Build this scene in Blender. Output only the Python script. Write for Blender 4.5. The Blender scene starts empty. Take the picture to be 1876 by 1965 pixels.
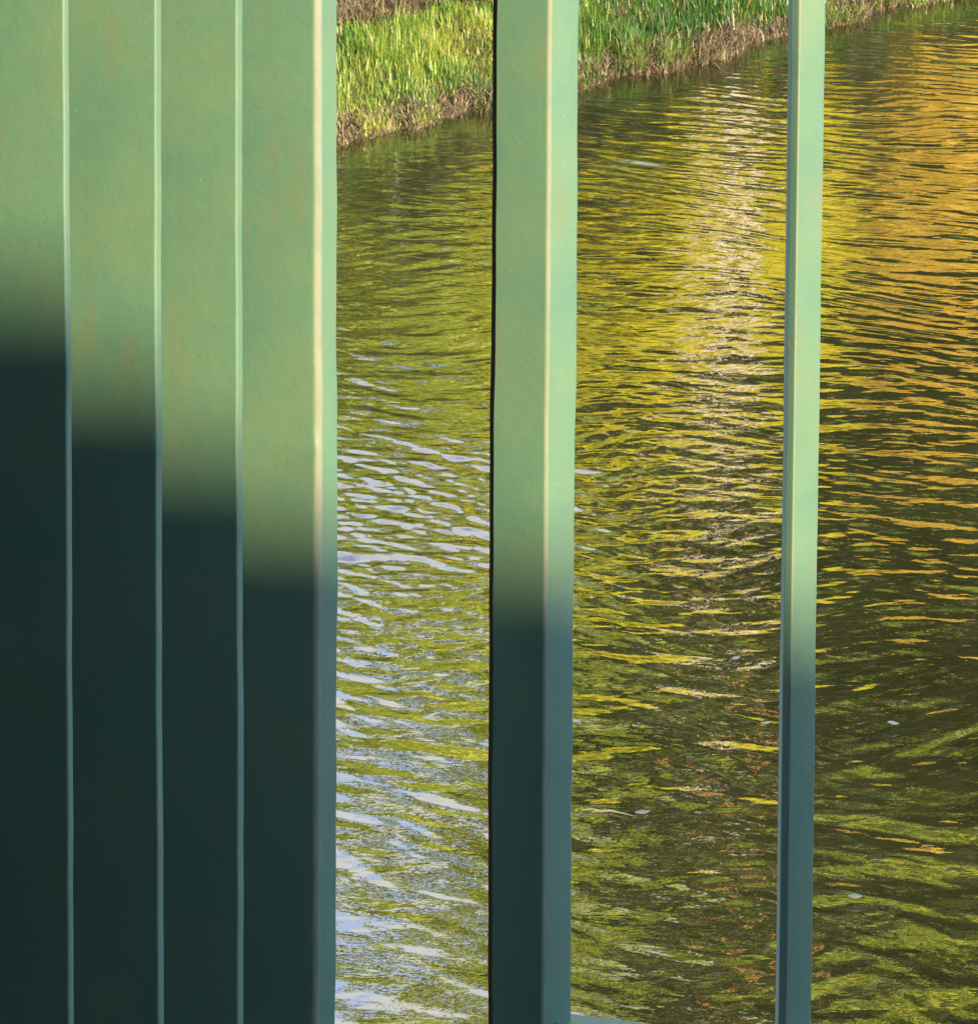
import bpy, math, random
import numpy as np

R = math.radians
rng = np.random.default_rng(7)
random.seed(7)
scene = bpy.context.scene
col = scene.collection

# ------------------------------------------------------------------ camera
F = 7000.0                    # focal length in units of a 1876-wide picture
PX, PY = 540.0, -850.0        # principal point of the (shifted) lens
PITCH = R(5.3)
CAM = np.array([0.0, 0.0, 4.5])   # eye height over the water (z = 0)
cp, sp = math.cos(PITCH), math.sin(PITCH)


def ray(x, y):
    dx, dy = (x - PX) / F, -(y - PY) / F
    return np.array([dx, cp + dy * sp, -sp + dy * cp])


def at_depth(x, y, Y):
    d = ray(x, y)
    return CAM + d * (Y / d[1])


def at_height(x, y, z=0.0):
    d = ray(x, y)
    return CAM + d * ((z - CAM[2]) / d[2])


cd = bpy.data.cameras.new("camera")
cam = bpy.data.objects.new("camera", cd)
col.objects.link(cam)
cam.location = CAM
cam.rotation_euler = (math.pi / 2 - PITCH, 0, 0)
cd.sensor_fit = 'HORIZONTAL'
cd.sensor_width = 36.0
cd.lens = F / 1876 * 36.0
cd.shift_x = (938 - PX) / 1876
cd.shift_y = -(982.4 - PY) / 1876
cd.clip_start = 0.05
cd.clip_end = 3000
scene.camera = cam

# ------------------------------------------------------------------ light
SUN_AZ, SUN_EL = R(25), R(27)     # azimuth to the right of straight behind the camera
world = bpy.data.worlds.new("World")
scene.world = world
world.use_nodes = True
wn, wl = world.node_tree.nodes, world.node_tree.links
bg = wn["Background"]
sky = wn.new("ShaderNodeTexSky")
sky.sky_type = 'NISHITA'
sky.sun_disc = False
sky.ozone_density = 3.5
sky.dust_density = 0.6
sky.sun_elevation = SUN_EL
sky.sun_rotation = math.pi - SUN_AZ
tc = wn.new("ShaderNodeTexCoord")
mp = wn.new("ShaderNodeMapping")
mp.inputs['Scale'].default_value = (1.0, 1.0, 2.6)
nz = wn.new("ShaderNodeTexNoise")
nz.inputs['Scale'].default_value = 7.5
nz.inputs['Detail'].default_value = 7
nz.inputs['Roughness'].default_value = 0.58
cr = wn.new("ShaderNodeValToRGB")
cr.color_ramp.elements[0].position = 0.30
cr.color_ramp.elements[1].position = 0.52
mx = wn.new("ShaderNodeMix")
mx.data_type = 'RGBA'
mx.inputs['B'].default_value = (2.75, 2.7, 2.6, 1)
wl.new(tc.outputs['Generated'], mp.inputs['Vector'])
wl.new(mp.outputs['Vector'], nz.inputs['Vector'])
wl.new(nz.outputs['Fac'], cr.inputs['Fac'])
sxyz = wn.new("ShaderNodeSeparateXYZ")
cm = wn.new("ShaderNodeMapRange")
cm.inputs['From Min'].default_value = 0.35
cm.inputs['From Max'].default_value = 0.75
cmul = wn.new("ShaderNodeMath")
cmul.operation = 'MULTIPLY'
wl.new(tc.outputs['Generated'], sxyz.inputs['Vector'])
wl.new(sxyz.outputs['Y'], cm.inputs['Value'])
wl.new(cm.outputs['Result'], cmul.inputs[0])
wl.new(cr.outputs['Color'], cmul.inputs[1])
wl.new(cmul.outputs['Value'], mx.inputs['Factor'])
wl.new(sky.outputs['Color'], mx.inputs['A'])
wl.new(mx.outputs['Result'], bg.inputs['Color'])
bg.inputs['Strength'].default_value = 0.15

sl = bpy.data.lights.new("sun", 'SUN')
sl.energy = 3.3
sl.angle = R(0.9)
sl.color = (1.0, 0.79, 0.45)
sun = bpy.data.objects.new("sun", sl)
col.objects.link(sun)
sun.rotation_euler = (math.pi / 2 - SUN_EL, 0, SUN_AZ)
sun.location = (10, -20, 15)

scene.view_settings.view_transform = 'Standard'
scene.view_settings.look = 'None'
scene.view_settings.exposure = 2.2
scene.view_settings.gamma = 1

# ------------------------------------------------------------------ helpers


def tag(o, label=None, cat=None, group=None, kind=None):
    if label:
        o['label'] = label
    if cat:
        o['category'] = cat
    if group:
        o['group'] = group
    if kind:
        o['kind'] = kind
    return o


def empty(name, loc):
    o = bpy.data.objects.new(name, None)
    o.location = loc
    o.empty_display_size = 0.1
    col.objects.link(o)
    return o


def mesh_obj(name, verts, faces, mat, parent=None, smooth=False, attr=None):
    me = bpy.data.meshes.new(name)
    verts = np.asarray(verts, dtype=np.float32)
    if isinstance(faces, np.ndarray):
        n, k = faces.shape
        me.vertices.add(len(verts))
        me.vertices.foreach_set("co", verts.ravel())
        me.loops.add(n * k)
        me.loops.foreach_set("vertex_index", faces.astype(np.int32).ravel())
        me.polygons.add(n)
        me.polygons.foreach_set("loop_start", np.arange(0, n * k, k, dtype=np.int32))
        me.update(calc_edges=True)
    else:
        me.from_pydata([tuple(v) for v in verts], [], faces)
    if attr is not None:
        a = me.attributes.new("tint", 'FLOAT', 'POINT')
        a.data.foreach_set("value", np.asarray(attr, dtype=np.float32))
    me.validate()
    if smooth:
        me.polygons.foreach_set("use_smooth", np.ones(len(me.polygons), dtype=bool))
    me.materials.append(mat)
    o = bpy.data.objects.new(name, me)
    col.objects.link(o)
    if parent is not None:
        o.parent = parent
        o.matrix_parent_inverse.identity()
    return o


def new_mat(name):
    m = bpy.data.materials.new(name)
    m.use_nodes = True
    n, l = m.node_tree.nodes, m.node_tree.links
    n.clear()
    out = n.new("ShaderNodeOutputMaterial")
    return m, n, l, out


def ramp(n, stops):
    r = n.new("ShaderNodeValToRGB")
    e = r.color_ramp.elements
    e[0].position, e[0].color = stops[0][0], (*stops[0][1], 1)
    e[1].position, e[1].color = stops[-1][0], (*stops[-1][1], 1)
    for p, c in stops[1:-1]:
        k = e.new(p)
        k.color = (*c, 1)
    return r


def noise(n, l, scale, detail=4, rough=.55, vec=None):
    t = n.new("ShaderNodeTexNoise")
    t.inputs['Scale'].default_value = scale
    t.inputs['Detail'].default_value = detail
    t.inputs['Roughness'].default_value = rough
    if vec is not None:
        l.new(vec, t.inputs['Vector'])
    return t


def obj_coord(n, l, scale=(1, 1, 1)):
    t = n.new("ShaderNodeTexCoord")
    m = n.new("ShaderNodeMapping")
    m.inputs['Scale'].default_value = scale
    l.new(t.outputs['Object'], m.inputs['Vector'])
    return m.outputs['Vector']


# ------------------------------------------------------------------ materials
def paint_mat():
    m, n, l, out = new_mat("green_paint")
    b = n.new("ShaderNodeBsdfPrincipled")
    v1 = obj_coord(n, l, (1, 1, 1))
    n1 = noise(n, l, 11, 8, .66, v1)
    base = ramp(n, [(0.3, (.056, .140, .102)), (0.5, (.070, .153, .100)), (0.7, (.090, .160, .096))])
    l.new(n1.outputs['Fac'], base.inputs['Fac'])
    # faint rusty run-off, streaked down the bars
    v2 = obj_coord(n, l, (22, 22, 7))
    n2 = noise(n, l, 1.6, 5, .6, v2)
    r2 = ramp(n, [(0.55, (0, 0, 0)), (0.74, (.42, .42, .42))])
    l.new(n2.outputs['Fac'], r2.inputs['Fac'])
    mixc = n.new("ShaderNodeMix")
    mixc.data_type = 'RGBA'
    mixc.inputs['B'].default_value = (.125, .115, .05, 1)
    l.new(r2.outputs['Color'], mixc.inputs['Factor'])
    l.new(base.outputs['Color'], mixc.inputs['A'])
    # small chips and specks
    n3 = noise(n, l, 420, 2, .5, v1)
    r3 = ramp(n, [(0.70, (0, 0, 0)), (0.76, (.6, .6, .6))])
    l.new(n3.outputs['Fac'], r3.inputs['Fac'])
    mix2 = n.new("ShaderNodeMix")
    mix2.data_type = 'RGBA'
    mix2.inputs['B'].default_value = (.18, .24, .17, 1)
    l.new(r3.outputs['Color'], mix2.inputs['Factor'])
    l.new(mixc.outputs['Result'], mix2.inputs['A'])
    v6 = obj_coord(n, l, (90, 90, 6))
    n6 = noise(n, l, 1.0, 3, .5, v6)
    n7 = noise(n, l, 5.5, 3, .6, v1)
    r6 = ramp(n, [(0.66, (0, 0, 0)), (0.72, (1, 1, 1))])
    r7 = ramp(n, [(0.50, (0, 0, 0)), (0.64, (.30, .30, .30))])
    l.new(n6.outputs['Fac'], r6.inputs['Fac'])
    l.new(n7.outputs['Fac'], r7.inputs['Fac'])
    ml = n.new("ShaderNodeMath")
    ml.operation = 'MULTIPLY'
    l.new(r6.outputs['Color'], ml.inputs[0])
    l.new(r7.outputs['Color'], ml.inputs[1])
    mix5 = n.new("ShaderNodeMix")
    mix5.data_type = 'RGBA'
    mix5.inputs['B'].default_value = (.045, .085, .055, 1)
    l.new(ml.outputs['Value'], mix5.inputs['Factor'])
    l.new(mix2.outputs['Result'], mix5.inputs['A'])
    mix2 = mix5
    # sun highlight painted as pale corner edges, and the dark unpainted inner edge
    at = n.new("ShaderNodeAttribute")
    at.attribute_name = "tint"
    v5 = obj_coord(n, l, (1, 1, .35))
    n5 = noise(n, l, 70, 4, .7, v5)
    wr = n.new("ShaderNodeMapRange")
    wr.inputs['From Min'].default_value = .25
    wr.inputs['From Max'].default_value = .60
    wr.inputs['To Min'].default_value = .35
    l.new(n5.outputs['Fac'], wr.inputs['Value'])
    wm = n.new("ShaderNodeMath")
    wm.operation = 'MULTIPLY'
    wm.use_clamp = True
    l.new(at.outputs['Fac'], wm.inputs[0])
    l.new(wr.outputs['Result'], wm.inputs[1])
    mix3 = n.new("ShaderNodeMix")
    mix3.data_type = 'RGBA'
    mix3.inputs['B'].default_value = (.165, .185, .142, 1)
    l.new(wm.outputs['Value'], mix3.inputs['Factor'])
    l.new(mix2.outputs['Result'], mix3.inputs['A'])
    ng = n.new("ShaderNodeMath")
    ng.operation = 'MULTIPLY'
    ng.use_clamp = True
    ng.inputs[1].default_value = -1
    l.new(at.outputs['Fac'], ng.inputs[0])
    mix4 = n.new("ShaderNodeMix")
    mix4.data_type = 'RGBA'
    mix4.inputs['B'].default_value = (.030, .021, .014, 1)
    l.new(ng.outputs['Value'], mix4.inputs['Factor'])
    l.new(mix3.outputs['Result'], mix4.inputs['A'])
    l.new(mix4.outputs['Result'], b.inputs['Base Color'])
    spc = n.new("ShaderNodeMapRange")          # the dark inner edge is dull, not glossy
    spc.inputs['To Min'].default_value = .5
    spc.inputs['To Max'].default_value = .0
    l.new(ng.outputs['Value'], spc.inputs['Value'])
    l.new(spc.outputs['Result'], b.inputs['Specular IOR Level'])
    rr = n.new("ShaderNodeMapRange")
    rr.inputs['To Min'].default_value = .50
    rr.inputs['To Max'].default_value = .60
    l.new(n1.outputs['Fac'], rr.inputs['Value'])
    l.new(rr.outputs['Result'], b.inputs['Roughness'])
    b.inputs['IOR'].default_value = 1.75
    # orange-peel of brushed paint
    v4 = obj_coord(n, l, (1, 1, .7))
    n4 = noise(n, l, 120, 6, .68, v4)
    bp = n.new("ShaderNodeBump")
    bp.inputs['Strength'].default_value = .35
    bp.inputs['Distance'].default_value = .0012
    l.new(n4.outputs['Fac'], bp.inputs['Height'])
    l.new(bp.outputs['Normal'], b.inputs['Normal'])
    l.new(b.outputs['BSDF'], out.inputs['Surface'])
    return m


def simple_mat(name, c1, c2, scale, rough=.8, bump=.3):
    m, n, l, out = new_mat(name)
    b = n.new("ShaderNodeBsdfPrincipled")
    v = obj_coord(n, l)
    t = noise(n, l, scale, 6, .6, v)
    r = ramp(n, [(.35, c1), (.68, c2)])
    l.new(t.outputs['Fac'], r.inputs['Fac'])
    l.new(r.outputs['Color'], b.inputs['Base Color'])
    b.inputs['Roughness'].default_value = rough
    bp = n.new("ShaderNodeBump")
    bp.inputs['Strength'].default_value = bump
    bp.inputs['Distance'].default_value = .02
    l.new(t.outputs['Fac'], bp.inputs['Height'])
    l.new(bp.outputs['Normal'], b.inputs['Normal'])
    l.new(b.outputs['BSDF'], out.inputs['Surface'])
    return m


def leaf_mat(name, stops, trans=.35):
    """Colour of each leaf or blade from its own random tint."""
    m, n, l, out = new_mat(name)
    a = n.new("ShaderNodeAttribute")
    a.attribute_name = "tint"
    r = ramp(n, stops)
    l.new(a.outputs['Fac'], r.inputs['Fac'])
    d = n.new("ShaderNodeBsdfDiffuse")
    t = n.new("ShaderNodeBsdfTranslucent")
    g = n.new("ShaderNodeBsdfGlossy")
    g.inputs['Roughness'].default_value = .4
    l.new(r.outputs['Color'], d.inputs['Color'])
    l.new(r.outputs['Color'], t.inputs['Color'])
    mx1 = n.new("ShaderNodeMixShader")
    mx1.inputs['Fac'].default_value = trans
    l.new(d.outputs['BSDF'], mx1.inputs[1])
    l.new(t.outputs['BSDF'], mx1.inputs[2])
    mx2 = n.new("ShaderNodeMixShader")
    mx2.inputs['Fac'].default_value = .04
    l.new(mx1.outputs['Shader'], mx2.inputs[1])
    l.new(g.outputs['BSDF'], mx2.inputs[2])
    l.new(mx2.outputs['Shader'], out.inputs['Surface'])
    return m


def water_mat():
    m, n, l, out = new_mat("pond_water")
    v = obj_coord(n, l)
    murk = noise(n, l, .9, 5, .6, v)
    r = ramp(n, [(.35, (.012, .014, .004)), (.65, (.022, .024, .007))])
    l.new(murk.outputs['Fac'], r.inputs['Fac'])
    d = n.new("ShaderNodeBsdfDiffuse")
    l.new(r.outputs['Color'], d.inputs['Color'])
    g = n.new("ShaderNodeBsdfGlossy")
    g.inputs['Roughness'].default_value = .02
    g.inputs['Color'].default_value = (1, 1, 1, 1)
    v2 = obj_coord(n, l, (.5, 1, 1))
    n2 = noise(n, l, 26, 3, .55, v2)
    bp = n.new("ShaderNodeBump")
    bp.inputs['Strength'].default_value = .16
    bp.inputs['Distance'].default_value = .0055
    l.new(n2.outputs['Fac'], bp.inputs['Height'])
    l.new(bp.outputs['Normal'], g.inputs['Normal'])
    fr = n.new("ShaderNodeFresnel")
    fr.inputs['IOR'].default_value = 3.5
    l.new(bp.outputs['Normal'], fr.inputs['Normal'])
    ms = n.new("ShaderNodeMixShader")
    l.new(fr.outputs['Fac'], ms.inputs['Fac'])
    l.new(d.outputs['BSDF'], ms.inputs[1])
    l.new(g.outputs['BSDF'], ms.inputs[2])
    l.new(ms.outputs['Shader'], out.inputs['Surface'])
    return m


M_PAINT = paint_mat()
M_WATER = water_mat()
M_SOIL = simple_mat("bank_soil", (.022, .017, .006), (.068, .050, .018), 9, .95, .8)
M_DECK = simple_mat("dark_boards", (.008, .010, .010), (.018, .020, .020), 6, .8, .3)
M_SHADE_PIER = simple_mat("dark_shade_and_pier", (.006, .009, .009), (.012, .017, .016), 4, .9, .3)
M_BARK = simple_mat("grey_bark", (.05, .040, .03), (.12, .095, .07), 14, .95, .9)
M_PALEBARK = simple_mat("pale_bark", (.42, .34, .27), (.66, .56, .46), 5, .8, .5)


def pine_bark():
    # flaky orange bark high on the stem, grey-brown furrowed bark below
    m, n, l, out = new_mat("orange_bark")
    b = n.new("ShaderNodeBsdfPrincipled")
    b.inputs['Roughness'].default_value = .9
    t = n.new("ShaderNodeTexCoord")
    sx = n.new("ShaderNodeSeparateXYZ")
    l.new(t.outputs['Object'], sx.inputs['Vector'])
    nn = noise(n, l, 6, 4, .6, t.outputs['Object'])
    ad = n.new("ShaderNodeMath")
    ad.operation = 'MULTIPLY_ADD'
    ad.inputs[1].default_value = 1.6
    l.new(nn.outputs['Fac'], ad.inputs[0])
    l.new(sx.outputs['Z'], ad.inputs[2])
    mr = n.new("ShaderNodeMapRange")
    mr.inputs['From Min'].default_value = 9.6
    mr.inputs['From Max'].default_value = 10.8
    l.new(ad.outputs['Value'], mr.inputs['Value'])
    r = ramp(n, [(0, (.045, .036, .024)), (1, (.50, .22, .07))])
    l.new(mr.outputs['Result'], r.inputs['Fac'])
    l.new(r.outputs['Color'], b.inputs['Base Color'])
    l.new(b.outputs['BSDF'], out.inputs['Surface'])
    return m


M_REDBARK = pine_bark()
M_GRASS = leaf_mat("grass_blades", [(0, (.028, .085, .010)), (.35, (.080, .175, .016)), (.6, (.21, .28, .028)),
                                    (.82, (.36, .34, .06)), (1, (.42, .34, .14))], .4)
M_STRAW = leaf_mat("dry_blades", [(0, (.05, .03, .015)), (.5, (.15, .105, .055)), (1, (.30, .23, .13))], .15)
M_YELLOW = leaf_mat("yellow_leaves", [(0, (.26, .27, .008)), (.4, (.56, .52, .016)), (1, (.78, .66, .05))], .15)
M_ORANGE = leaf_mat("orange_leaves", [(0, (.38, .23, .016)), (.5, (.74, .53, .06)), (1, (.88, .68, .14))], .15)
M_OLIVE = leaf_mat("olive_leaves", [(0, (.06, .09, .010)), (.5, (.26, .33, .032)), (1, (.62, .64, .07))], .2)
M_DARK = leaf_mat("dark_leaves", [(0, (.012, .016, .005)), (.6, (.030, .034, .009)), (1, (.075, .080, .016))], .25)
M_FLOAT = simple_mat("bleached_leaf", (.07, .085, .10), (.15, .17, .19), 40, .45, .2)
M_TWIG = simple_mat("bleached_twig", (.07, .065, .05), (.14, .13, .10), 40, .7, .3)

# ------------------------------------------------------------------ railing


def fillet(poly, radii, seg=6):
    """Round the corners of a plan polygon; radii is one radius per corner."""
    pts = []
    n = len(poly)
    for i in range(n):
        p0, p1, p2 = np.array(poly[i - 1]), np.array(poly[i]), np.array(poly[(i + 1) % n])
        a, b = p0 - p1, p2 - p1
        la, lb = np.linalg.norm(a), np.linalg.norm(b)
        a, b = a / la, b / lb
        ang = math.acos(max(-1, min(1, float(a @ b))))
        t = min(radii[i] / math.tan(ang / 2), .48 * la, .48 * lb)
        r = t * math.tan(ang / 2)
        bis = (a + b) / np.linalg.norm(a + b)
        c = p1 + bis * (r / math.sin(ang / 2))
        s, e = p1 + a * t, p1 + b * t
        v0, v1 = s - c, e - c
        th = math.acos(max(-1, min(1, float(v0 @ v1) / (r * r))))
        for k in range(seg + 1):
            f = k / seg
            if th < 1e-4:
                pts.append(s)
            else:
                pts.append(c + (v0 * math.sin((1 - f) * th) + v1 * math.sin(f * th)) / math.sin(th))
    return np.array(pts)


def plan(x, Y):
    """Ground position of a vertical edge that is at picture x at the top of the frame."""
    return at_depth(x, 0, Y)[:2]


def face_end(p, normal_deg, x_target):
    """From plan point p walk along a face (normal given from straight at the camera, + = right) to reach picture x."""
    a = R(normal_deg)
    t = np.array([math.cos(a), math.sin(a)])        # rightwards along the face
    best, lo, hi = None, -0.4, 0.4
    k = (x_target - PX) / F
    d0 = ray(x_target, 0)
    s = d0[0] / d0[1]
    # (p + w t).x = s (p + w t).y
    w = (s * p[1] - p[0]) / (t[0] - s * t[1])
    return p + w * t


Z_TOP, Z_BASE = 4.34, 3.00


def baluster(name, poly, radii, rail, label=None, z0=Z_BASE, z1=Z_TOP, wob=.00035, seed=0, drip=None, edge_glint=1.0, dark=False):
    prof = fillet(poly, radii)
    cen = prof.mean(axis=0)
    seg1 = 7
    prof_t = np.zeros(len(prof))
    prof_t[seg1 + 2:2 * seg1 - 1] = edge_glint  # pale tint along the front corner paints in its sunlit highlight
    if dark:
        prof_t[:seg1 - 2] = -1
        prof_t[4 * seg1:] = -1
    nz_ = 170
    g = np.random.default_rng(seed)
    zs = np.linspace(z0, z1, nz_)
    verts = []
    # slow wander of brushed paint thickness along each edge
    base_ph = g.uniform(0, 6.28, 5)
    fr = np.array([9., 23., 47., 90.])
    for z in zs:
        w = np.zeros(len(prof))
        for k, f in enumerate(fr):
            w += np.sin(z * f + base_ph[k] + 70 * (prof[:, 0] - cen[0])) / (1 + k * .8)
        out = prof - cen
        out = out / np.linalg.norm(out, axis=1)[:, None]
        off = wob * w * .5
        if drip is not None:
            dp, dz, dh, da = drip
            dd = np.linalg.norm(prof - dp, axis=1)
            off = off + da * np.exp(-(dd / .004) ** 2) * math.exp(-((z - dz) / dh) ** 2)
        p = prof + out * off[:, None]
        verts.append(np.column_stack([p, np.full(len(p), z)]))
    verts = np.concatenate(verts)
    m = len(prof)
    i = np.arange(nz_ - 1)[:, None] * m
    j = np.arange(m)[None, :]
    jn = (j + 1) % m
    quads = np.stack([i + j, i + jn, i + m + jn, i + m + j], axis=-1).reshape(-1, 4)
    faces = [tuple(q) for q in quads.tolist()]
    faces.append(tuple(range(m))[::-1])
    faces.append(tuple(range((nz_ - 1) * m, nz_ * m)))
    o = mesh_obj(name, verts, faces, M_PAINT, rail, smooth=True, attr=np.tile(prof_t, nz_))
    md = o.data
    for pgn in list(md.polygons)[-2:]:
        pgn.use_smooth = False
    if label:
        o['label'] = label
    return o


rail = empty("railing", (0, 0, 0))
tag(rail, "green painted metal bridge railing with upright slats and bars above the pond", "railing")


def section(xa, xe, xb, Y, na, nb, back, skew_l, skew_r):
    """Cross-section of a bar: face A from xa to the edge xe, face B from xe to xb, then back."""
    e = plan(xe, Y)
    a = face_end(e, na, xa)
    b = face_end(e, nb, xb)
    return [tuple(a), tuple(e), tuple(b), (b[0] + skew_r, b[1] + back), (a[0] + skew_l, a[1] + back)], e


MM = .001
# wide overlapping slats at the left, nearest first
SL = [(-60, 122, 132.5, 2.05), (112, 297, 308.5, 2.20), (286, 454, 465.5, 2.35)]
slat_labels = ["nearest wide slat, in shadow over most of its height",
               "wide slat between the nearest slat and the rust-stained one",
               "wide slat with faint rusty stains"]
for k, (xa, xe, xb, Y) in enumerate(SL):
    poly, e = section(xa, xe, xb, Y, -25, 55, .006, 0.0, -.004)
    baluster("slat", poly, [2 * MM, 1.6 * MM, 1.2 * MM, 1 * MM, 1 * MM], rail, slat_labels[k], edge_glint=.35, seed=k + 1, wob=.0006)
# the slats carry on to the left of the picture
for k in range(3):
    xe = 126 - 190 * (k + 1)
    poly, e = section(xe - 190, xe, xe + 7, 2.05 - .14 * (k + 1), -25, 55, .006, 0, -.004)
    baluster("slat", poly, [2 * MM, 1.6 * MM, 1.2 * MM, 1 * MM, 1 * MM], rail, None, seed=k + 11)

# last slat: folded into a thick return edge
poly, e = section(440, 610, 648, 2.50, -25, 48, .012, .002, -.004)
dr = plan(600, 2.50)
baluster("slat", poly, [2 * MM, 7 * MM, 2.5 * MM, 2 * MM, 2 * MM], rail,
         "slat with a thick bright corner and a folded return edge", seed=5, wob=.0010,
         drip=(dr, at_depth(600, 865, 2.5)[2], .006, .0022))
# free standing bars
poly, e_mid = section(953, 1054, 1111, 2.53, -28, 33, .020, -.0020, -.008)
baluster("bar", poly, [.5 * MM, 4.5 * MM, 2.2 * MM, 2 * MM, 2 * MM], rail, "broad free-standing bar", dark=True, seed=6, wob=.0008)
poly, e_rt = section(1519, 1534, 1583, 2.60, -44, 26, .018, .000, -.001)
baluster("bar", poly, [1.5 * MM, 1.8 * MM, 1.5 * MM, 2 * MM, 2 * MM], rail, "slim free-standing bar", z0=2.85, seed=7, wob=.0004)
# more slim bars beyond the right edge of the picture
for k in range(3):
    xe = 1535 + 490 * (k + 1)
    poly, e = section(xe - 18, xe, xe + 46, 2.60 + .06 * (k + 1), -60, 22, .018, 0, -.001)
    baluster("bar", poly, [1.5 * MM, 1.8 * MM, 1.5 * MM, 2 * MM, 2 * MM], rail, None, z0=2.85 - .03 * k, seed=20 + k)


def beam(name, pts, w, h, mat, parent, r=.004, label=None):
    """Swept box along pts (centre line of its top face), w wide in plan, h deep."""
    pts = [np.array(p, float) for p in pts]
    verts, faces = [], []
    prof = fillet([(-w / 2, 0), (-w / 2, -h), (w / 2, -h), (w / 2, 0)], [r] * 4, 4)
    m = len(prof)
    for i, p in enumerate(pts):
        d = pts[min(i + 1, len(pts) - 1)] - pts[max(i - 1, 0)]
        d[2] = 0
        d /= np.linalg.norm(d)
        s = np.array([-d[1], d[0], 0])
        for q in prof:
            verts.append(p + s * q[0] + np.array([0, 0, q[1]]))
    for i in range(len(pts) - 1):
        for j in range(m):
            a = i * m
            faces.append((a + j, a + (j + 1) % m, a + m + (j + 1) % m, a + m + j))
    faces.append(tuple(range(m)))
    faces.append(tuple(range((len(pts) - 1) * m, len(pts) * m))[::-1])
    o = mesh_obj(name, verts, faces, mat, parent, smooth=False)
    if label:
        o['label'] = label
    return o


# bottom rail that starts at the broad bar and runs down to the right with the steps
p0 = at_depth(1092, 1959, 2.545)
p1 = at_depth(1240, 1978, 2.56)
dv = (p1 - p0) / (p1[0] - p0[0])
beam("bottom_rail", [p0 - dv * .012, p0, p1, p0 + dv * .30, p0 + dv * .62], .030, .035, M_PAINT, rail)
hand = [(*plan(-440, 1.60), 4.36), (*plan(126, 2.08), 4.36), (*plan(301, 2.23), 4.36), (*plan(610, 2.515), 4.36),
        (*plan(1053, 2.545), 4.36), (*plan(1535, 2.61), 4.355), (*plan(3030, 2.80), 4.33)]
beam("handrail", hand, .055, .035, M_PAINT, rail, .012)

# ------------------------------------------------------------------ bridge deck and piers, plus unseen walls and roofing added to shade the railing


def box(verts, faces, lo, hi, sh=0.0):
    b = len(verts)
    for z in (lo[2], hi[2]):
        for x, y in ((lo[0], lo[1]), (hi[0], lo[1]), (hi[0], hi[1]), (lo[0], hi[1])):
            verts.append((x, y + sh * x, z))
    for f in ((0, 3, 2, 1), (4, 5, 6, 7), (0, 1, 5, 4), (1, 2, 6, 5), (2, 3, 7, 6), (3, 0, 4, 7)):
        faces.append(tuple(b + i for i in f))


bridge = empty("bridge_and_shades", (0, 0, 0))
tag(bridge, "dark footbridge that carries the green railing, with added walls and roofing for shade", "bridge")
SH = -.154
T_EFF = .618
YW = -2.0
z_sh = 4.5 - .984                       # height of the shadow edge on the broad bar
ZW = z_sh + T_EFF * (2.53 - YW)
v, f = [], []
box(v, f, (-7, YW - .35, 2.7), (9, 2.72, 3.0))
mesh_obj("deck", v, f, M_DECK, bridge)
v, f = [], []
box(v, f, (-4.4, YW - .15, 3.004), (1.0, YW, 6.92), SH)
mesh_obj("shade_wall", v, f, M_SHADE_PIER, bridge)  # added out of view to darken the shaded bar faces
v, f = [], []
box(v, f, (1.004, YW - .15, 3.004), (2.95, YW, ZW), SH)
v = [(a, b, c + .040 * (2.28 - a) if c > 4 else c) for a, b, c in v]      # top tilted to slope the added shadow edge on the bars
mesh_obj("shadow_edge_wall", v, f, M_SHADE_PIER, bridge)
v, f = [], []
box(v, f, (2.954, YW - .15, 3.004), (4.5, YW, 6.92), SH)
mesh_obj("shade_wall", v, f, M_SHADE_PIER, bridge)
v, f = [], []
box(v, f, (4.504, YW - .9, 3.004), (4.65, -.6, 5.40))
mesh_obj("shade_end_wall", v, f, M_SHADE_PIER, bridge)  # added screen, blocks sky light from the right
v, f = [], []
box(v, f, (-4.2, YW + .66, 3.004), (-4.0, 2.5, 6.92))
mesh_obj("shade_end_wall", v, f, M_SHADE_PIER, bridge)
v, f = [], []
box(v, f, (-4.4, YW - .6, 6.93), (1.7, 2.4, 7.08))
mesh_obj("shade_roof", v, f, M_SHADE_PIER, bridge)  # added overhead cover, keeps sky light off the bars
for x in (-3.9, .6):
    v, f = [], []
    box(v, f, (x - .08, YW + .05 - SH * 0 + (.75 if x < 0 else -.5), 3.004), (x + .08, YW + .20 + (.75 if x < 0 else -.5), 6.92))
    mesh_obj("shade_roof_post", v, f, M_DECK, bridge)
for x in (-5.5, 7.5):
    v, f = [], []
    box(v, f, (x - .25, -1.0, -.8), (x + .25, 1.6, 2.69))
    mesh_obj("pier", v, f, M_SHADE_PIER, bridge)

# ------------------------------------------------------------------ pond and banks
line_px = [(560, 285), (650, 270), (760, 247), (940, 212), (1113, 168), (1250, 138), (1380, 108), (1520, 66), (1700, 20),
           (1876, -14)]
shore = np.array([at_height(x, y)[:2] for x, y in line_px])
fx = np.concatenate([[-160, -40, -6, -2.2], shore[:, 0], [5.0, 14, 60, 200]])
d0 = (shore[1] - shore[0]) / (shore[1][0] - shore[0][0])
d1 = (shore[-1] - shore[-3]) / (shore[-1][0] - shore[-3][0])
y0, y1 = shore[0][1], shore[-1][1]
fy = np.concatenate([[6, 8, y0 - 3.0, y0 - .9], shore[:, 1], [y1 + .95 * (5 - shore[-1][0]), y1 + 8, y1 + 16, y1 + 20]])


def shore_y(x):
    w = .07 * np.sin(x * 7.3 + 1) + .05 * np.sin(x * 15.1) + .035 * np.sin(x * 31.7 + 2) + .02 * np.sin(x * 55)
    return np.interp(x, fx, fy) + w * .8


def dist_in(x, y):
    """Rough distance inland of the waterline."""
    return (y - shore_y(x)) * .76


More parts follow.
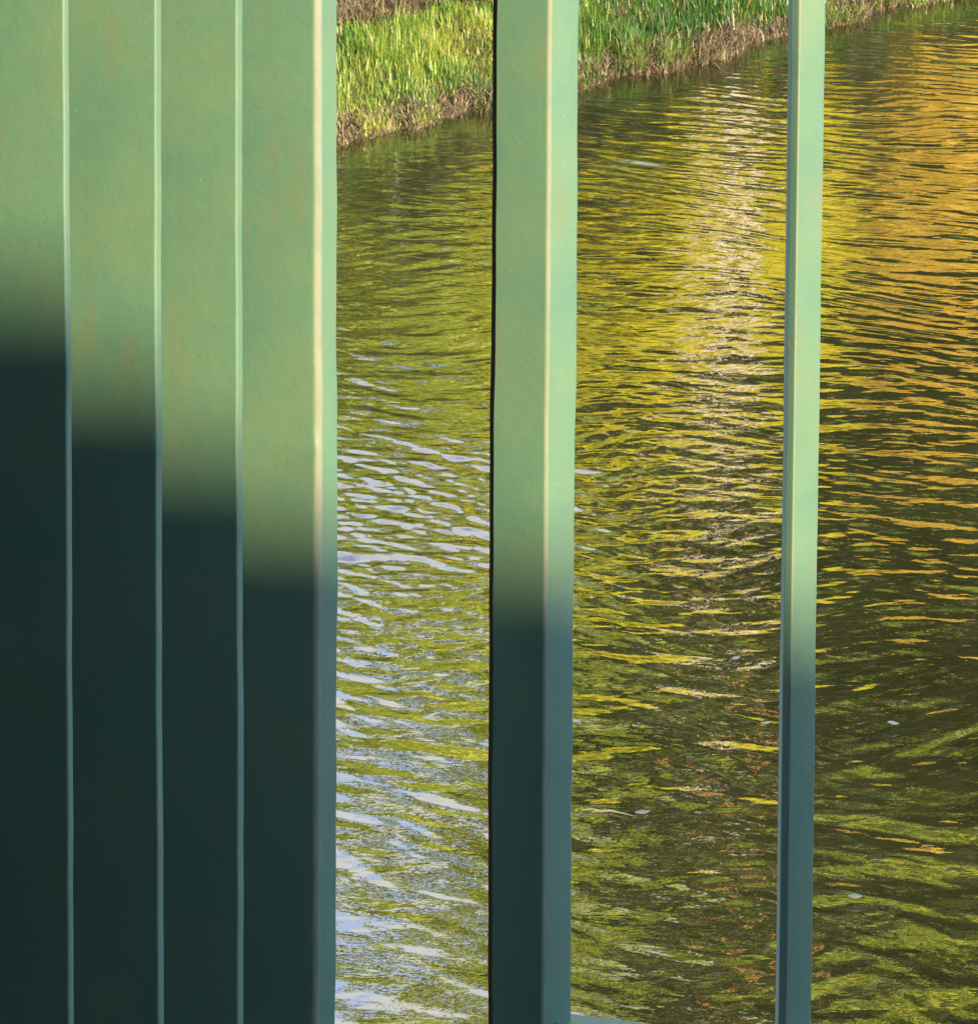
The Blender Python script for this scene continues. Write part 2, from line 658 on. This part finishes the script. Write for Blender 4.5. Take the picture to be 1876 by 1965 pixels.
def lump(x, y):
    return (.035 * np.sin(x * 5.1 + 1.3 * np.sin(y * 3.3)) * np.sin(y * 6.2 + .7) + .02 * np.sin(x * 13 + y * 9)
            + .012 * np.sin(x * 27 - y * 21 + 1) + .008 * np.sin(x * 51 + y * 39))


def ground_z(x, y):
    s = dist_in(x, y)
    land = .012 + .33 * np.clip(s, 0, .9) + .05 * np.clip(s - .9, 0, 10) + lump(x, y) * np.clip(s * 4 + .25, 0, 1)
    under = np.maximum(-1.2, s * .8)
    k = np.clip((s + .05) / .07, 0, 1)
    k = k * k * (3 - 2 * k)
    return under * (1 - k) + land * k


def graded(lo, a, b, hi, step, grow=1.22):
    mid = np.arange(a, b, step)
    up, s, p = [], step, mid[-1]
    while p < hi:
        s *= grow
        p += s
        up.append(min(p, hi))
    dn, s, p = [], step, a
    while p > lo:
        s *= grow
        p -= s
        dn.append(max(p, lo))
    return np.concatenate([dn[::-1], mid, up])


def grid_obj(name, xs, ys, zf, mat, smooth=True):
    X, Y = np.meshgrid(xs, ys)
    Z = zf(X, Y)
    V = np.column_stack([X.ravel(), Y.ravel(), Z.ravel()])
    nx, ny = len(xs), len(ys)
    i = (np.arange(ny - 1)[:, None] * nx + np.arange(nx - 1)[None, :]).ravel()
    Fq = np.column_stack([i, i + 1, i + nx + 1, i + nx])
    return mesh_obj(name, V, Fq, mat, None, smooth)


gx = graded(-700, -1.0, 5.4, 700, .035)
gy = graded(-500, 15.6, 23.5, 900, .035)
g = grid_obj("ground", gx, gy, ground_z, M_SOIL)
g['kind'] = 'structure'

# waves: fine wavelets everywhere, long-crested ripples towards the far right, chop in the current, slow swells near the bridge
waves = []


def train(n, l0, l1, mean, spread, slope, kind, p=1.0):
    for _ in range(n):
        lam = l0 * (l1 / l0) ** (rng.random() ** p)
        waves.append((lam, R(mean) + rng.normal(0, R(spread)), slope, rng.uniform(0, 6.283), kind))


train(80, .030, .30, 80, 24, .0112, 0, 1.1)
train(40, .070, .20, 74, 9, .0138, 1)
train(70, .032, .18, 82, 32, .017, 2)
train(60, .10, .42, 91, 24, .0078, 3)
P_CH = at_height(760, 1000)
P_CL = at_height(1750, 350)


def water_z(X, Y):
    H = [np.zeros_like(X) for _ in range(4)]
    # gentle bending of the crests
    Xw = X + .10 * np.sin(Y * 1.9 + .6 * X) + .05 * np.sin(Y * 4.3 - X * 2.2)
    Yw = Y + .09 * np.sin(X * 2.1 + .5 * Y) + .04 * np.sin(X * 5.2 + Y * 1.7)
    for lam, th, s, ph, kind in waves:
        k = 2 * math.pi / lam
        H[kind] += s / k * np.sin(k * (Xw * math.cos(th) + Yw * math.sin(th)) + ph)
    near = np.exp(-(((X - 1.6) / 12) ** 2 + ((Y - 14) / 14) ** 2))
    sg = lambda t: 1 / (1 + np.exp(-t))
    n1 = np.sin(X * 1.1 + .8 * np.sin(Y * .7)) * np.sin(Y * 1.05 + 1 + .6 * np.sin(X * 1.7))
    n2 = np.sin(X * 2.9 + Y * 1.3) * np.sin(Y * 2.3 - X * .8 + 2)
    n3 = np.sin(X * 4.7 - Y * 2.1 + 1) * np.sin(Y * 3.9 + X * 1.4)
    low = sg((11.9 - Y) * 1.7)                       # calmer water near the bridge
    right = sg((X - 1.15 - .05 * (Y - 14)) * 3)
    far = sg((Y - 13.4) * 1.4)
    e0 = (.72 + .26 * n1 + .20 * n2 + .14 * n3) * (1 - .50 * low) * (1 - .35 * right * far)
    e1 = right * far * (.85 + .3 * n1 + .2 * n2)
    band = np.exp(-((Y - P_CH[1] - .35 * (X - P_CH[0])) / .85) ** 2) * sg(-(X - P_CH[0] - .85) * 5)
    e2 = .08 + 1.3 * band + .10 * low + .22 * np.clip(n2, 0, 1) * (1 - low) * (1 - right)
    e3 = .26 + .58 * low - .2 * band
    shoreward = np.clip((shore_y(X) - Y) / 1.6, .25, 1)
    return (H[0] * np.clip(e0, .15, 1.4) + H[1] * np.clip(e1, 0, 1.3) + H[2] * e2 + H[3] * e3) * near * shoreward


wx = graded(-300, -.4, 4.4, 400, .0105)
wy = graded(-200, 8.7, 21.8, 260, .0078)
w = grid_obj("pond_water", wx, wy, water_z, M_WATER)
w.name = "water"
w['kind'] = 'structure'

# ------------------------------------------------------------------ grass


def blades(n, xr, sr, hfun, lean, width, seed, tintfun, lie=0.0, zoff=-.01):
    g = np.random.default_rng(seed)
    x = g.uniform(*xr, n)
    s = sr[0] + (sr[1] - sr[0]) * g.random(n) ** 1.25
    y = shore_y(x) + s / .76
    z = ground_z(x, y) + zoff
    h = hfun(x, s, g)
    az = g.uniform(0, 2 * math.pi, n)
    ln = np.abs(g.normal(lean, lean * .5, n)) + lie * g.uniform(.6, 1.4, n)
    ln = np.clip(ln, 0, 1.52)
    dx, dy = np.cos(az), np.sin(az)
    wv = width * g.uniform(.6, 1.5, n)
    sx, sy = -dy, dx
    base = np.column_stack([x, y, z])
    side = np.column_stack([sx, sy, np.zeros(n)]) * wv[:, None] * .5
    m = base + np.column_stack([dx * np.sin(ln * .6), dy * np.sin(ln * .6), np.cos(ln * .6)]) * (h * .55)[:, None]
    t = m + np.column_stack([dx * np.sin(ln * 1.5), dy * np.sin(ln * 1.5), np.cos(ln * 1.5)]) * (h * .5)[:, None]
    V = np.stack([base - side, base + side, m - side * .8, m + side * .8, t], axis=1).reshape(-1, 3)
    i = np.arange(n) * 5
    T = np.concatenate([np.column_stack([i, i + 1, i + 3]), np.column_stack([i, i + 3, i + 2]),
                        np.column_stack([i + 2, i + 3, i + 4])])
    tint = np.repeat(tintfun(x, s, g), 5)
    return V, T, tint


def patch(x, y, f=1.0):
    return np.sin(x * 2.1 * f + 1.1 + np.sin(y * 1.7 * f)) * np.sin(y * 2.6 * f + x * .9 * f)


def grass_h(x, s, g):
    h = (.055 + .045 * np.clip(patch(x, s, 2.3), -.5, 1) + .03 * np.clip(s, 0, 1)) * g.uniform(.5, 1.6, len(x))
    tall = g.random(len(x)) < .03
    h[tall] *= 1.9
    bare = np.clip((s - .80) / .15, 0, 1) * np.clip((1.15 - x) / .3, 0, 1)      # worn brown top of the bank at the left
    edge = np.clip((.20 - s) / .08, 0, 1) * np.clip(1.6 * np.sin(x * 5.3 + .7) * np.sin(x * 2.2 + 1.9) + .5 * np.sin(x * 23), 0, 1)
    return h * (1 - .75 * bare) * (1 - .85 * edge)


def grass_t(x, s, g):
    base = .42 + .20 * patch(x, s * 2, 1.3) - .20 * np.clip((x - 1.2) / 1.0, 0, 1) + .14 * np.clip((1.3 - x), 0, .8)  # darker tint towards the right puts the bank's shade into the blade colour
    base += .10 * np.exp(-(s / .12) ** 2)
    t = base + g.normal(0, .12, len(x))
    dead = g.random(len(x)) < .07
    t[dead] = g.uniform(.8, 1, dead.sum())
    return np.clip(t, 0, 1)


parts = [blades(130000, (-.7, 5.0), (-.01, 2.2), grass_h, .5, .0050, 3, grass_t),
         blades(16000, (-9, 12), (.05, 6), grass_h, .4, .011, 4, grass_t)]
off, Vs, Ts, As = 0, [], [], []
for V, T, a in parts:
    Vs.append(V)
    Ts.append(T + off)
    As.append(a)
    off += len(V)
o = mesh_obj("grass", np.concatenate(Vs), np.concatenate(Ts), M_GRASS, attr=np.concatenate(As))
tag(o, "bright green grass growing down the far bank of the pond", "grass", kind="stuff")

V1, T1, a1 = blades(6500, (-.4, 4.8), (-.06, .17), lambda x, s, g: g.uniform(.05, .17, len(x)) * (.45 + .75 * np.clip(.5 + .9 * np.sin(x * 4.1 + 2.2) * np.sin(x * 1.9), 0, 1)), .5, .0065, 8,
                    lambda x, s, g: np.clip(g.normal(.5, .25, len(x)), 0, 1), lie=.55, zoff=.0)
V2, T2, a2 = blades(9000, (-.4, 1.25), (.82, 2.4), lambda x, s, g: g.uniform(.08, .20, len(x)), .5, .006, 9,
                    lambda x, s, g: np.clip(g.normal(.55, .25, len(x)), 0, 1), lie=.7, zoff=.05)
o = mesh_obj("dry_grass", np.concatenate([V1, V2]), np.concatenate([T1, T2 + len(V1)]), M_STRAW,
             attr=np.concatenate([a1, a2]))
tag(o, "dry straw and dead stems tangled along the muddy waterline", "dry grass", kind="stuff")

# ------------------------------------------------------------------ trees beyond the bank (seen mirrored in the water)


def tube(path, radii, seg=8):
    path = [np.array(p, float) for p in path]
    V, Q = [], []
    for i, p in enumerate(path):
        d = path[min(i + 1, len(path) - 1)] - path[max(i - 1, 0)]
        d /= np.linalg.norm(d) + 1e-9
        u = np.cross(d, [.3, 1, .2])
        u /= np.linalg.norm(u)
        w_ = np.cross(d, u)
        for k in range(seg):
            a = 2 * math.pi * k / seg
            V.append(p + radii[i] * (math.cos(a) * u + math.sin(a) * w_))
    for i in range(len(path) - 1):
        for k in range(seg):
            Q.append((i * seg + k, i * seg + (k + 1) % seg, (i + 1) * seg + (k + 1) % seg, (i + 1) * seg + k))
    return V, Q


def tree(name, label, x, y, height, crown_lo, rad, leaves, leaf, mleaf, mbark, seed, trunk_r=.16, clumps=26, group=None,
         cat="tree", lean=0.0, squash=1.0, tint_shift=0.0, vary=.16):
    g = np.random.default_rng(seed)
    zb = float(ground_z(np.array([x]), np.array([y]))[0])
    root = empty(name, (x, y, zb))
    tag(root, label, cat, group)
    V, Q = [], []

    def add(path, rr, seg=8):
        b = len(V)
        v_, q_ = tube(path, rr, seg)
        V.extend(v_)
        Q.extend([tuple(b + i for i in q) for q in q_])
    H = height
    tp = [np.array([lean * (t ** 1.5) * H + .05 * math.sin(t * 7 + seed), .05 * math.cos(t * 5 + seed), -0.1 + t * H * .9])
          for t in np.linspace(0, 1, 9)]
    add(tp, [trunk_r * (1 - .85 * t) * (1.25 if t == 0 else 1) for t in np.linspace(0, 1, 9)], 10)
    cl = []
    for k in range(clumps):
        t = (k + g.random()) / clumps
        z = crown_lo + (H - crown_lo) * t
        prof = math.sin(math.pi * min(1, .12 + .86 * t)) ** .6
        a = g.uniform(0, 2 * math.pi)
        rr = rad * prof * math.sqrt(g.random()) * .85
        tr = np.array([np.interp(z, [p[2] for p in tp], [p[0] for p in tp]),
                       np.interp(z, [p[2] for p in tp], [p[1] for p in tp]), z])
        c = tr + np.array([rr * math.cos(a), rr * math.sin(a) * squash, g.normal(0, .15)])
        s = rad * g.uniform(.22, .42) * (.6 + .4 * prof)
        cl.append((c, s, g.normal(0, vary)))
        st = tr.copy()
        st[2] = max(crown_lo * .7, z - .5 * rr - .2)
        st[0] = np.interp(st[2], [p[2] for p in tp], [p[0] for p in tp])
        add([st, (st + c) / 2 + np.array([0, 0, .1]), c], [trunk_r * .30, trunk_r * .18, trunk_r * .06], 5)
    mesh_obj("trunk", np.array(V), Q, mbark, root, True)
    if leaves:
        per = leaves // clumps
        C, S, Tn = [], [], []
        for c, s, ts in cl:
            d = g.normal(0, 1, (per, 3))
            d /= np.linalg.norm(d, axis=1)[:, None]
            r_ = s * g.random(per) ** .45
            C.append(c + d * r_[:, None] * np.array([1.15, 1.15, .8]))
            Tn.append(np.clip(.5 + tint_shift + ts + g.normal(0, .2, per), 0, 1))
        C = np.concatenate(C)
        Tn = np.concatenate(Tn)
        n = len(C)
        nv = g.normal(0, 1, (n, 3)) + np.array([.45, -.95, .9])      # leaves turn towards the light
        nv /= np.linalg.norm(nv, axis=1)[:, None]
        u = np.cross(nv, g.normal(0, 1, (n, 3)))
        u /= np.linalg.norm(u, axis=1)[:, None]
        w_ = np.cross(nv, u)
        L = leaf * g.uniform(.6, 1.4, n)[:, None]
        Vq = np.stack([C - u * L, C + w_ * L * .55, C + u * L, C - w_ * L * .55], axis=1).reshape(-1, 3)
        i = np.arange(n) * 4
        Fq = np.column_stack([i, i + 1, i + 2, i + 3])
        mesh_obj("crown", Vq, Fq, mleaf, root, attr=np.repeat(Tn, 4))
    return root


def tx(px, Y):
    d = ray(px, 700)
    return d[0] / d[1] * Y


G_T = "trees standing beyond the far bank"
# sunlit yellow-green bushes, low
SH_ = "shrub"
tree(SH_, "sunlit yellow green shrub left of the pale trunk", tx(1190, 29), 29, 4.65, .5, 1.35, 15000, .075, M_YELLOW, M_BARK, 31, .08, 34, G_T, "shrub")
tree(SH_, "sunlit yellow shrub right of the pale trunk", tx(1440, 30), 30, 4.65, .5, 1.35, 15000, .075, M_YELLOW, M_BARK, 32, .08, 34, G_T, "shrub")
tree(SH_, "olive yellow shrub mirrored below the grassy bank", tx(880, 29.5), 29.5, 6.5, .5, 1.35, 13000, .08, M_OLIVE, M_BARK, 33, .08, 30, G_T, "shrub", tint_shift=.25)
tree(SH_, "olive shrub at the far left beyond the bank", tx(600, 28.5), 28.5, 6.0, .5, 1.4, 13000, .08, M_OLIVE, M_BARK, 34, .08, 26, G_T, "shrub", tint_shift=.1)
# orange trees at the right
tree("maple_tree", "orange leaved tree mirrored in the right of the pond", tx(1770, 31), 31, 4.45, .6, 1.5, 17000, .08, M_ORANGE, M_BARK, 35, .12, 36, G_T)
tree("maple_tree", "golden orange tree farthest right beyond the bank", tx(2230, 31.5), 31.5, 4.6, .6, 1.7, 13000, .08, M_ORANGE, M_BARK, 36, .12, 30, G_T)
# low dark brambles on top of the bank
for k, (px_, d_) in enumerate(((480, 2.6), (780, 2.9), (1050, 2.7), (1290, 3.0), (1540, 2.8), (1790, 3.1), (2060, 2.9))):
    xx = tx(px_, 22.0)
    yy = float(shore_y(np.array([xx]))[0]) + d_ / .76
    tree("bramble_bush", "low dark bramble bush on top of the grassy bank", xx, yy, .95 + .12 * (k % 3), .15, .62, 5200, .035, M_DARK, M_BARK,
         70 + k, .025, 22, "brambles along the top of the bank", "bush", tint_shift=.15)
# pale trunk and orange trunk
for k, (px_, yy_, hh_) in enumerate(((1345, 28.25, 5.5), (1385, 28.1, 6.0), (1420, 28.35, 5.2))):
    tree("birch_tree", ["leftmost pale stem of the three birches", "middle and tallest pale stem of the three birches",
                        "rightmost and shortest pale stem of the three birches"][k],
         tx(px_, yy_), yy_, hh_, hh_ - .9, .35, 0, .07, M_OLIVE, M_PALEBARK, 37 + 100 * k, .095, 5, "pale birch stems", lean=.02 * (k - 1))
tree("pine_tree", "orange barked tree whose trunk shows in the lower reflection", tx(1450, 33), 33, 13.5, 11.0, 1.6, 3500, .12, M_DARK, M_REDBARK, 38, .13, 14, G_T)
# tall dark trees behind
tree("dark_tree", "tall dark green tree behind the yellow shrubs", tx(1290, 38), 38, 11.3, 2.0, 1.9, 18000, .16, M_DARK, M_BARK, 41, .3, 40, G_T)
tree("dark_tree", "tall dark green tree between yellow and orange leaves", tx(1600, 38.5), 38.5, 12.0, 2.0, 1.9, 18000, .16, M_DARK, M_BARK, 42, .3, 40, G_T)
tree("dark_tree", "tall dark green tree behind the orange tree", tx(1900, 39), 39, 13.4, 2.0, 2.2, 16000, .17, M_DARK, M_BARK, 43, .3, 36, G_T)
tree("dark_tree", "tall dark green tree farthest right in the row", tx(2350, 40), 40, 14.5, 2.2, 2.4, 12000, .17, M_DARK, M_BARK, 48, .3, 34, G_T)
# mid-green trees between and behind, giving olive and light clumps
tree("olive_tree", "tall olive green tree behind the middle of the bank", tx(1090, 42), 42, 15.5, 2.5, 2.2, 12000, .15, M_OLIVE, M_BARK, 44, .25, 32, G_T, vary=.34, tint_shift=.05)
tree("olive_tree", "very tall olive tree behind the dark trees", tx(1330, 47), 47, 30, 4, 3.4, 22000, .20, M_OLIVE, M_BARK, 45, .35, 42, G_T, vary=.34, tint_shift=-.02)
tree("olive_tree", "very tall olive tree right of the middle", tx(1620, 48), 48, 34, 4, 3.8, 22000, .20, M_OLIVE, M_BARK, 46, .35, 42, G_T, vary=.34, tint_shift=-.02)
tree("olive_tree", "very tall olive tree behind the orange trees", tx(1980, 50), 50, 36, 4, 4.4, 22000, .21, M_OLIVE, M_BARK, 49, .35, 42, G_T, vary=.34, tint_shift=-.02)
tree("olive_tree", "short olive tree at the left end of the row", tx(690, 40), 40, 11.5, 2.0, 1.8, 11000, .15, M_OLIVE, M_BARK, 50, .2, 30, G_T, tint_shift=.1)
tree("olive_tree", "thin olive tree with sky showing through at the left", tx(900, 43), 43, 22.5, 2.0, 2.2, 16000, .16, M_OLIVE, M_BARK, 47, .2, 24, G_T, tint_shift=.1)

for k, (px_, hh) in enumerate(((1180, 24), (1460, 33), (1760, 37), (2080, 38), (2420, 38))):
    tree("dark_tree", ["dark fir at the back of the trees, left end", "dark fir at the back behind the yellow shrubs",
                       "dark fir at the back behind the orange tree", "dark fir at the back, right of the orange tree",
                       "dark fir at the back, far right end"][k], tx(px_, 56), 56, hh, 3, 3.6, 13000, .26, M_DARK, M_BARK, 90 + k, .4, 40, G_T)

# ------------------------------------------------------------------ floating bits
G_F = "bleached leaves floating on the pond"


def float_leaf(x, y, ln, rot, seed):
    g = np.random.default_rng(seed)
    p = at_height(x, y, .015)
    n = 9
    V = []
    for i in range(n):
        t = i / (n - 1)
        wv = math.sin(math.pi * (.04 + .94 * t)) * ln * .30
        zc = .07 * ln * (2 * t - 1) ** 2
        for k in range(5):
            q = (k - 2) / 2
            xx, yy = (t - .5) * ln, q * wv
            V.append((xx, yy, zc + .25 * wv * q * q + .004))
    Fq = []
    for i in range(n - 1):
        for k in range(4):
            a = i * 5 + k
            Fq.append((a, a + 1, a + 6, a + 5))
    o = mesh_obj("floating_leaf", np.array(V), Fq, M_FLOAT, None, True)
    md = o.modifiers.new("thick", 'SOLIDIFY')
    md.thickness = .0012
    o.location = (p[0], p[1], .012)
    o.rotation_euler = (g.normal(0, .08), g.normal(0, .08), rot)
    return tag(o, "small pale curled leaf floating on the dark pond", "leaf", G_F)


for k, (x, y, ln, rot) in enumerate([(1232, 1561, .045, .2), (1640, 1722, .040, -.2), (1412, 1264, .034, .5), (1712, 1389, .036, .1),
                                     (1468, 1389, .030, .0)]):
    float_leaf(x, y, ln, rot, 60 + k)
pa = [at_height(x, y, .008) for x, y in ((1116, 1555), (1135, 1552), (1152, 1557), (1172, 1556), (1196, 1561), (1216, 1566))]
v_, q_ = tube(pa, [.0012, .0026, .003, .0024, .0018, .001], 6)
o = mesh_obj("floating_twig", np.array(v_), q_, M_TWIG, None, True)
tag(o, "thin bleached twig floating beside a pale leaf right of the broad bar", "twig")
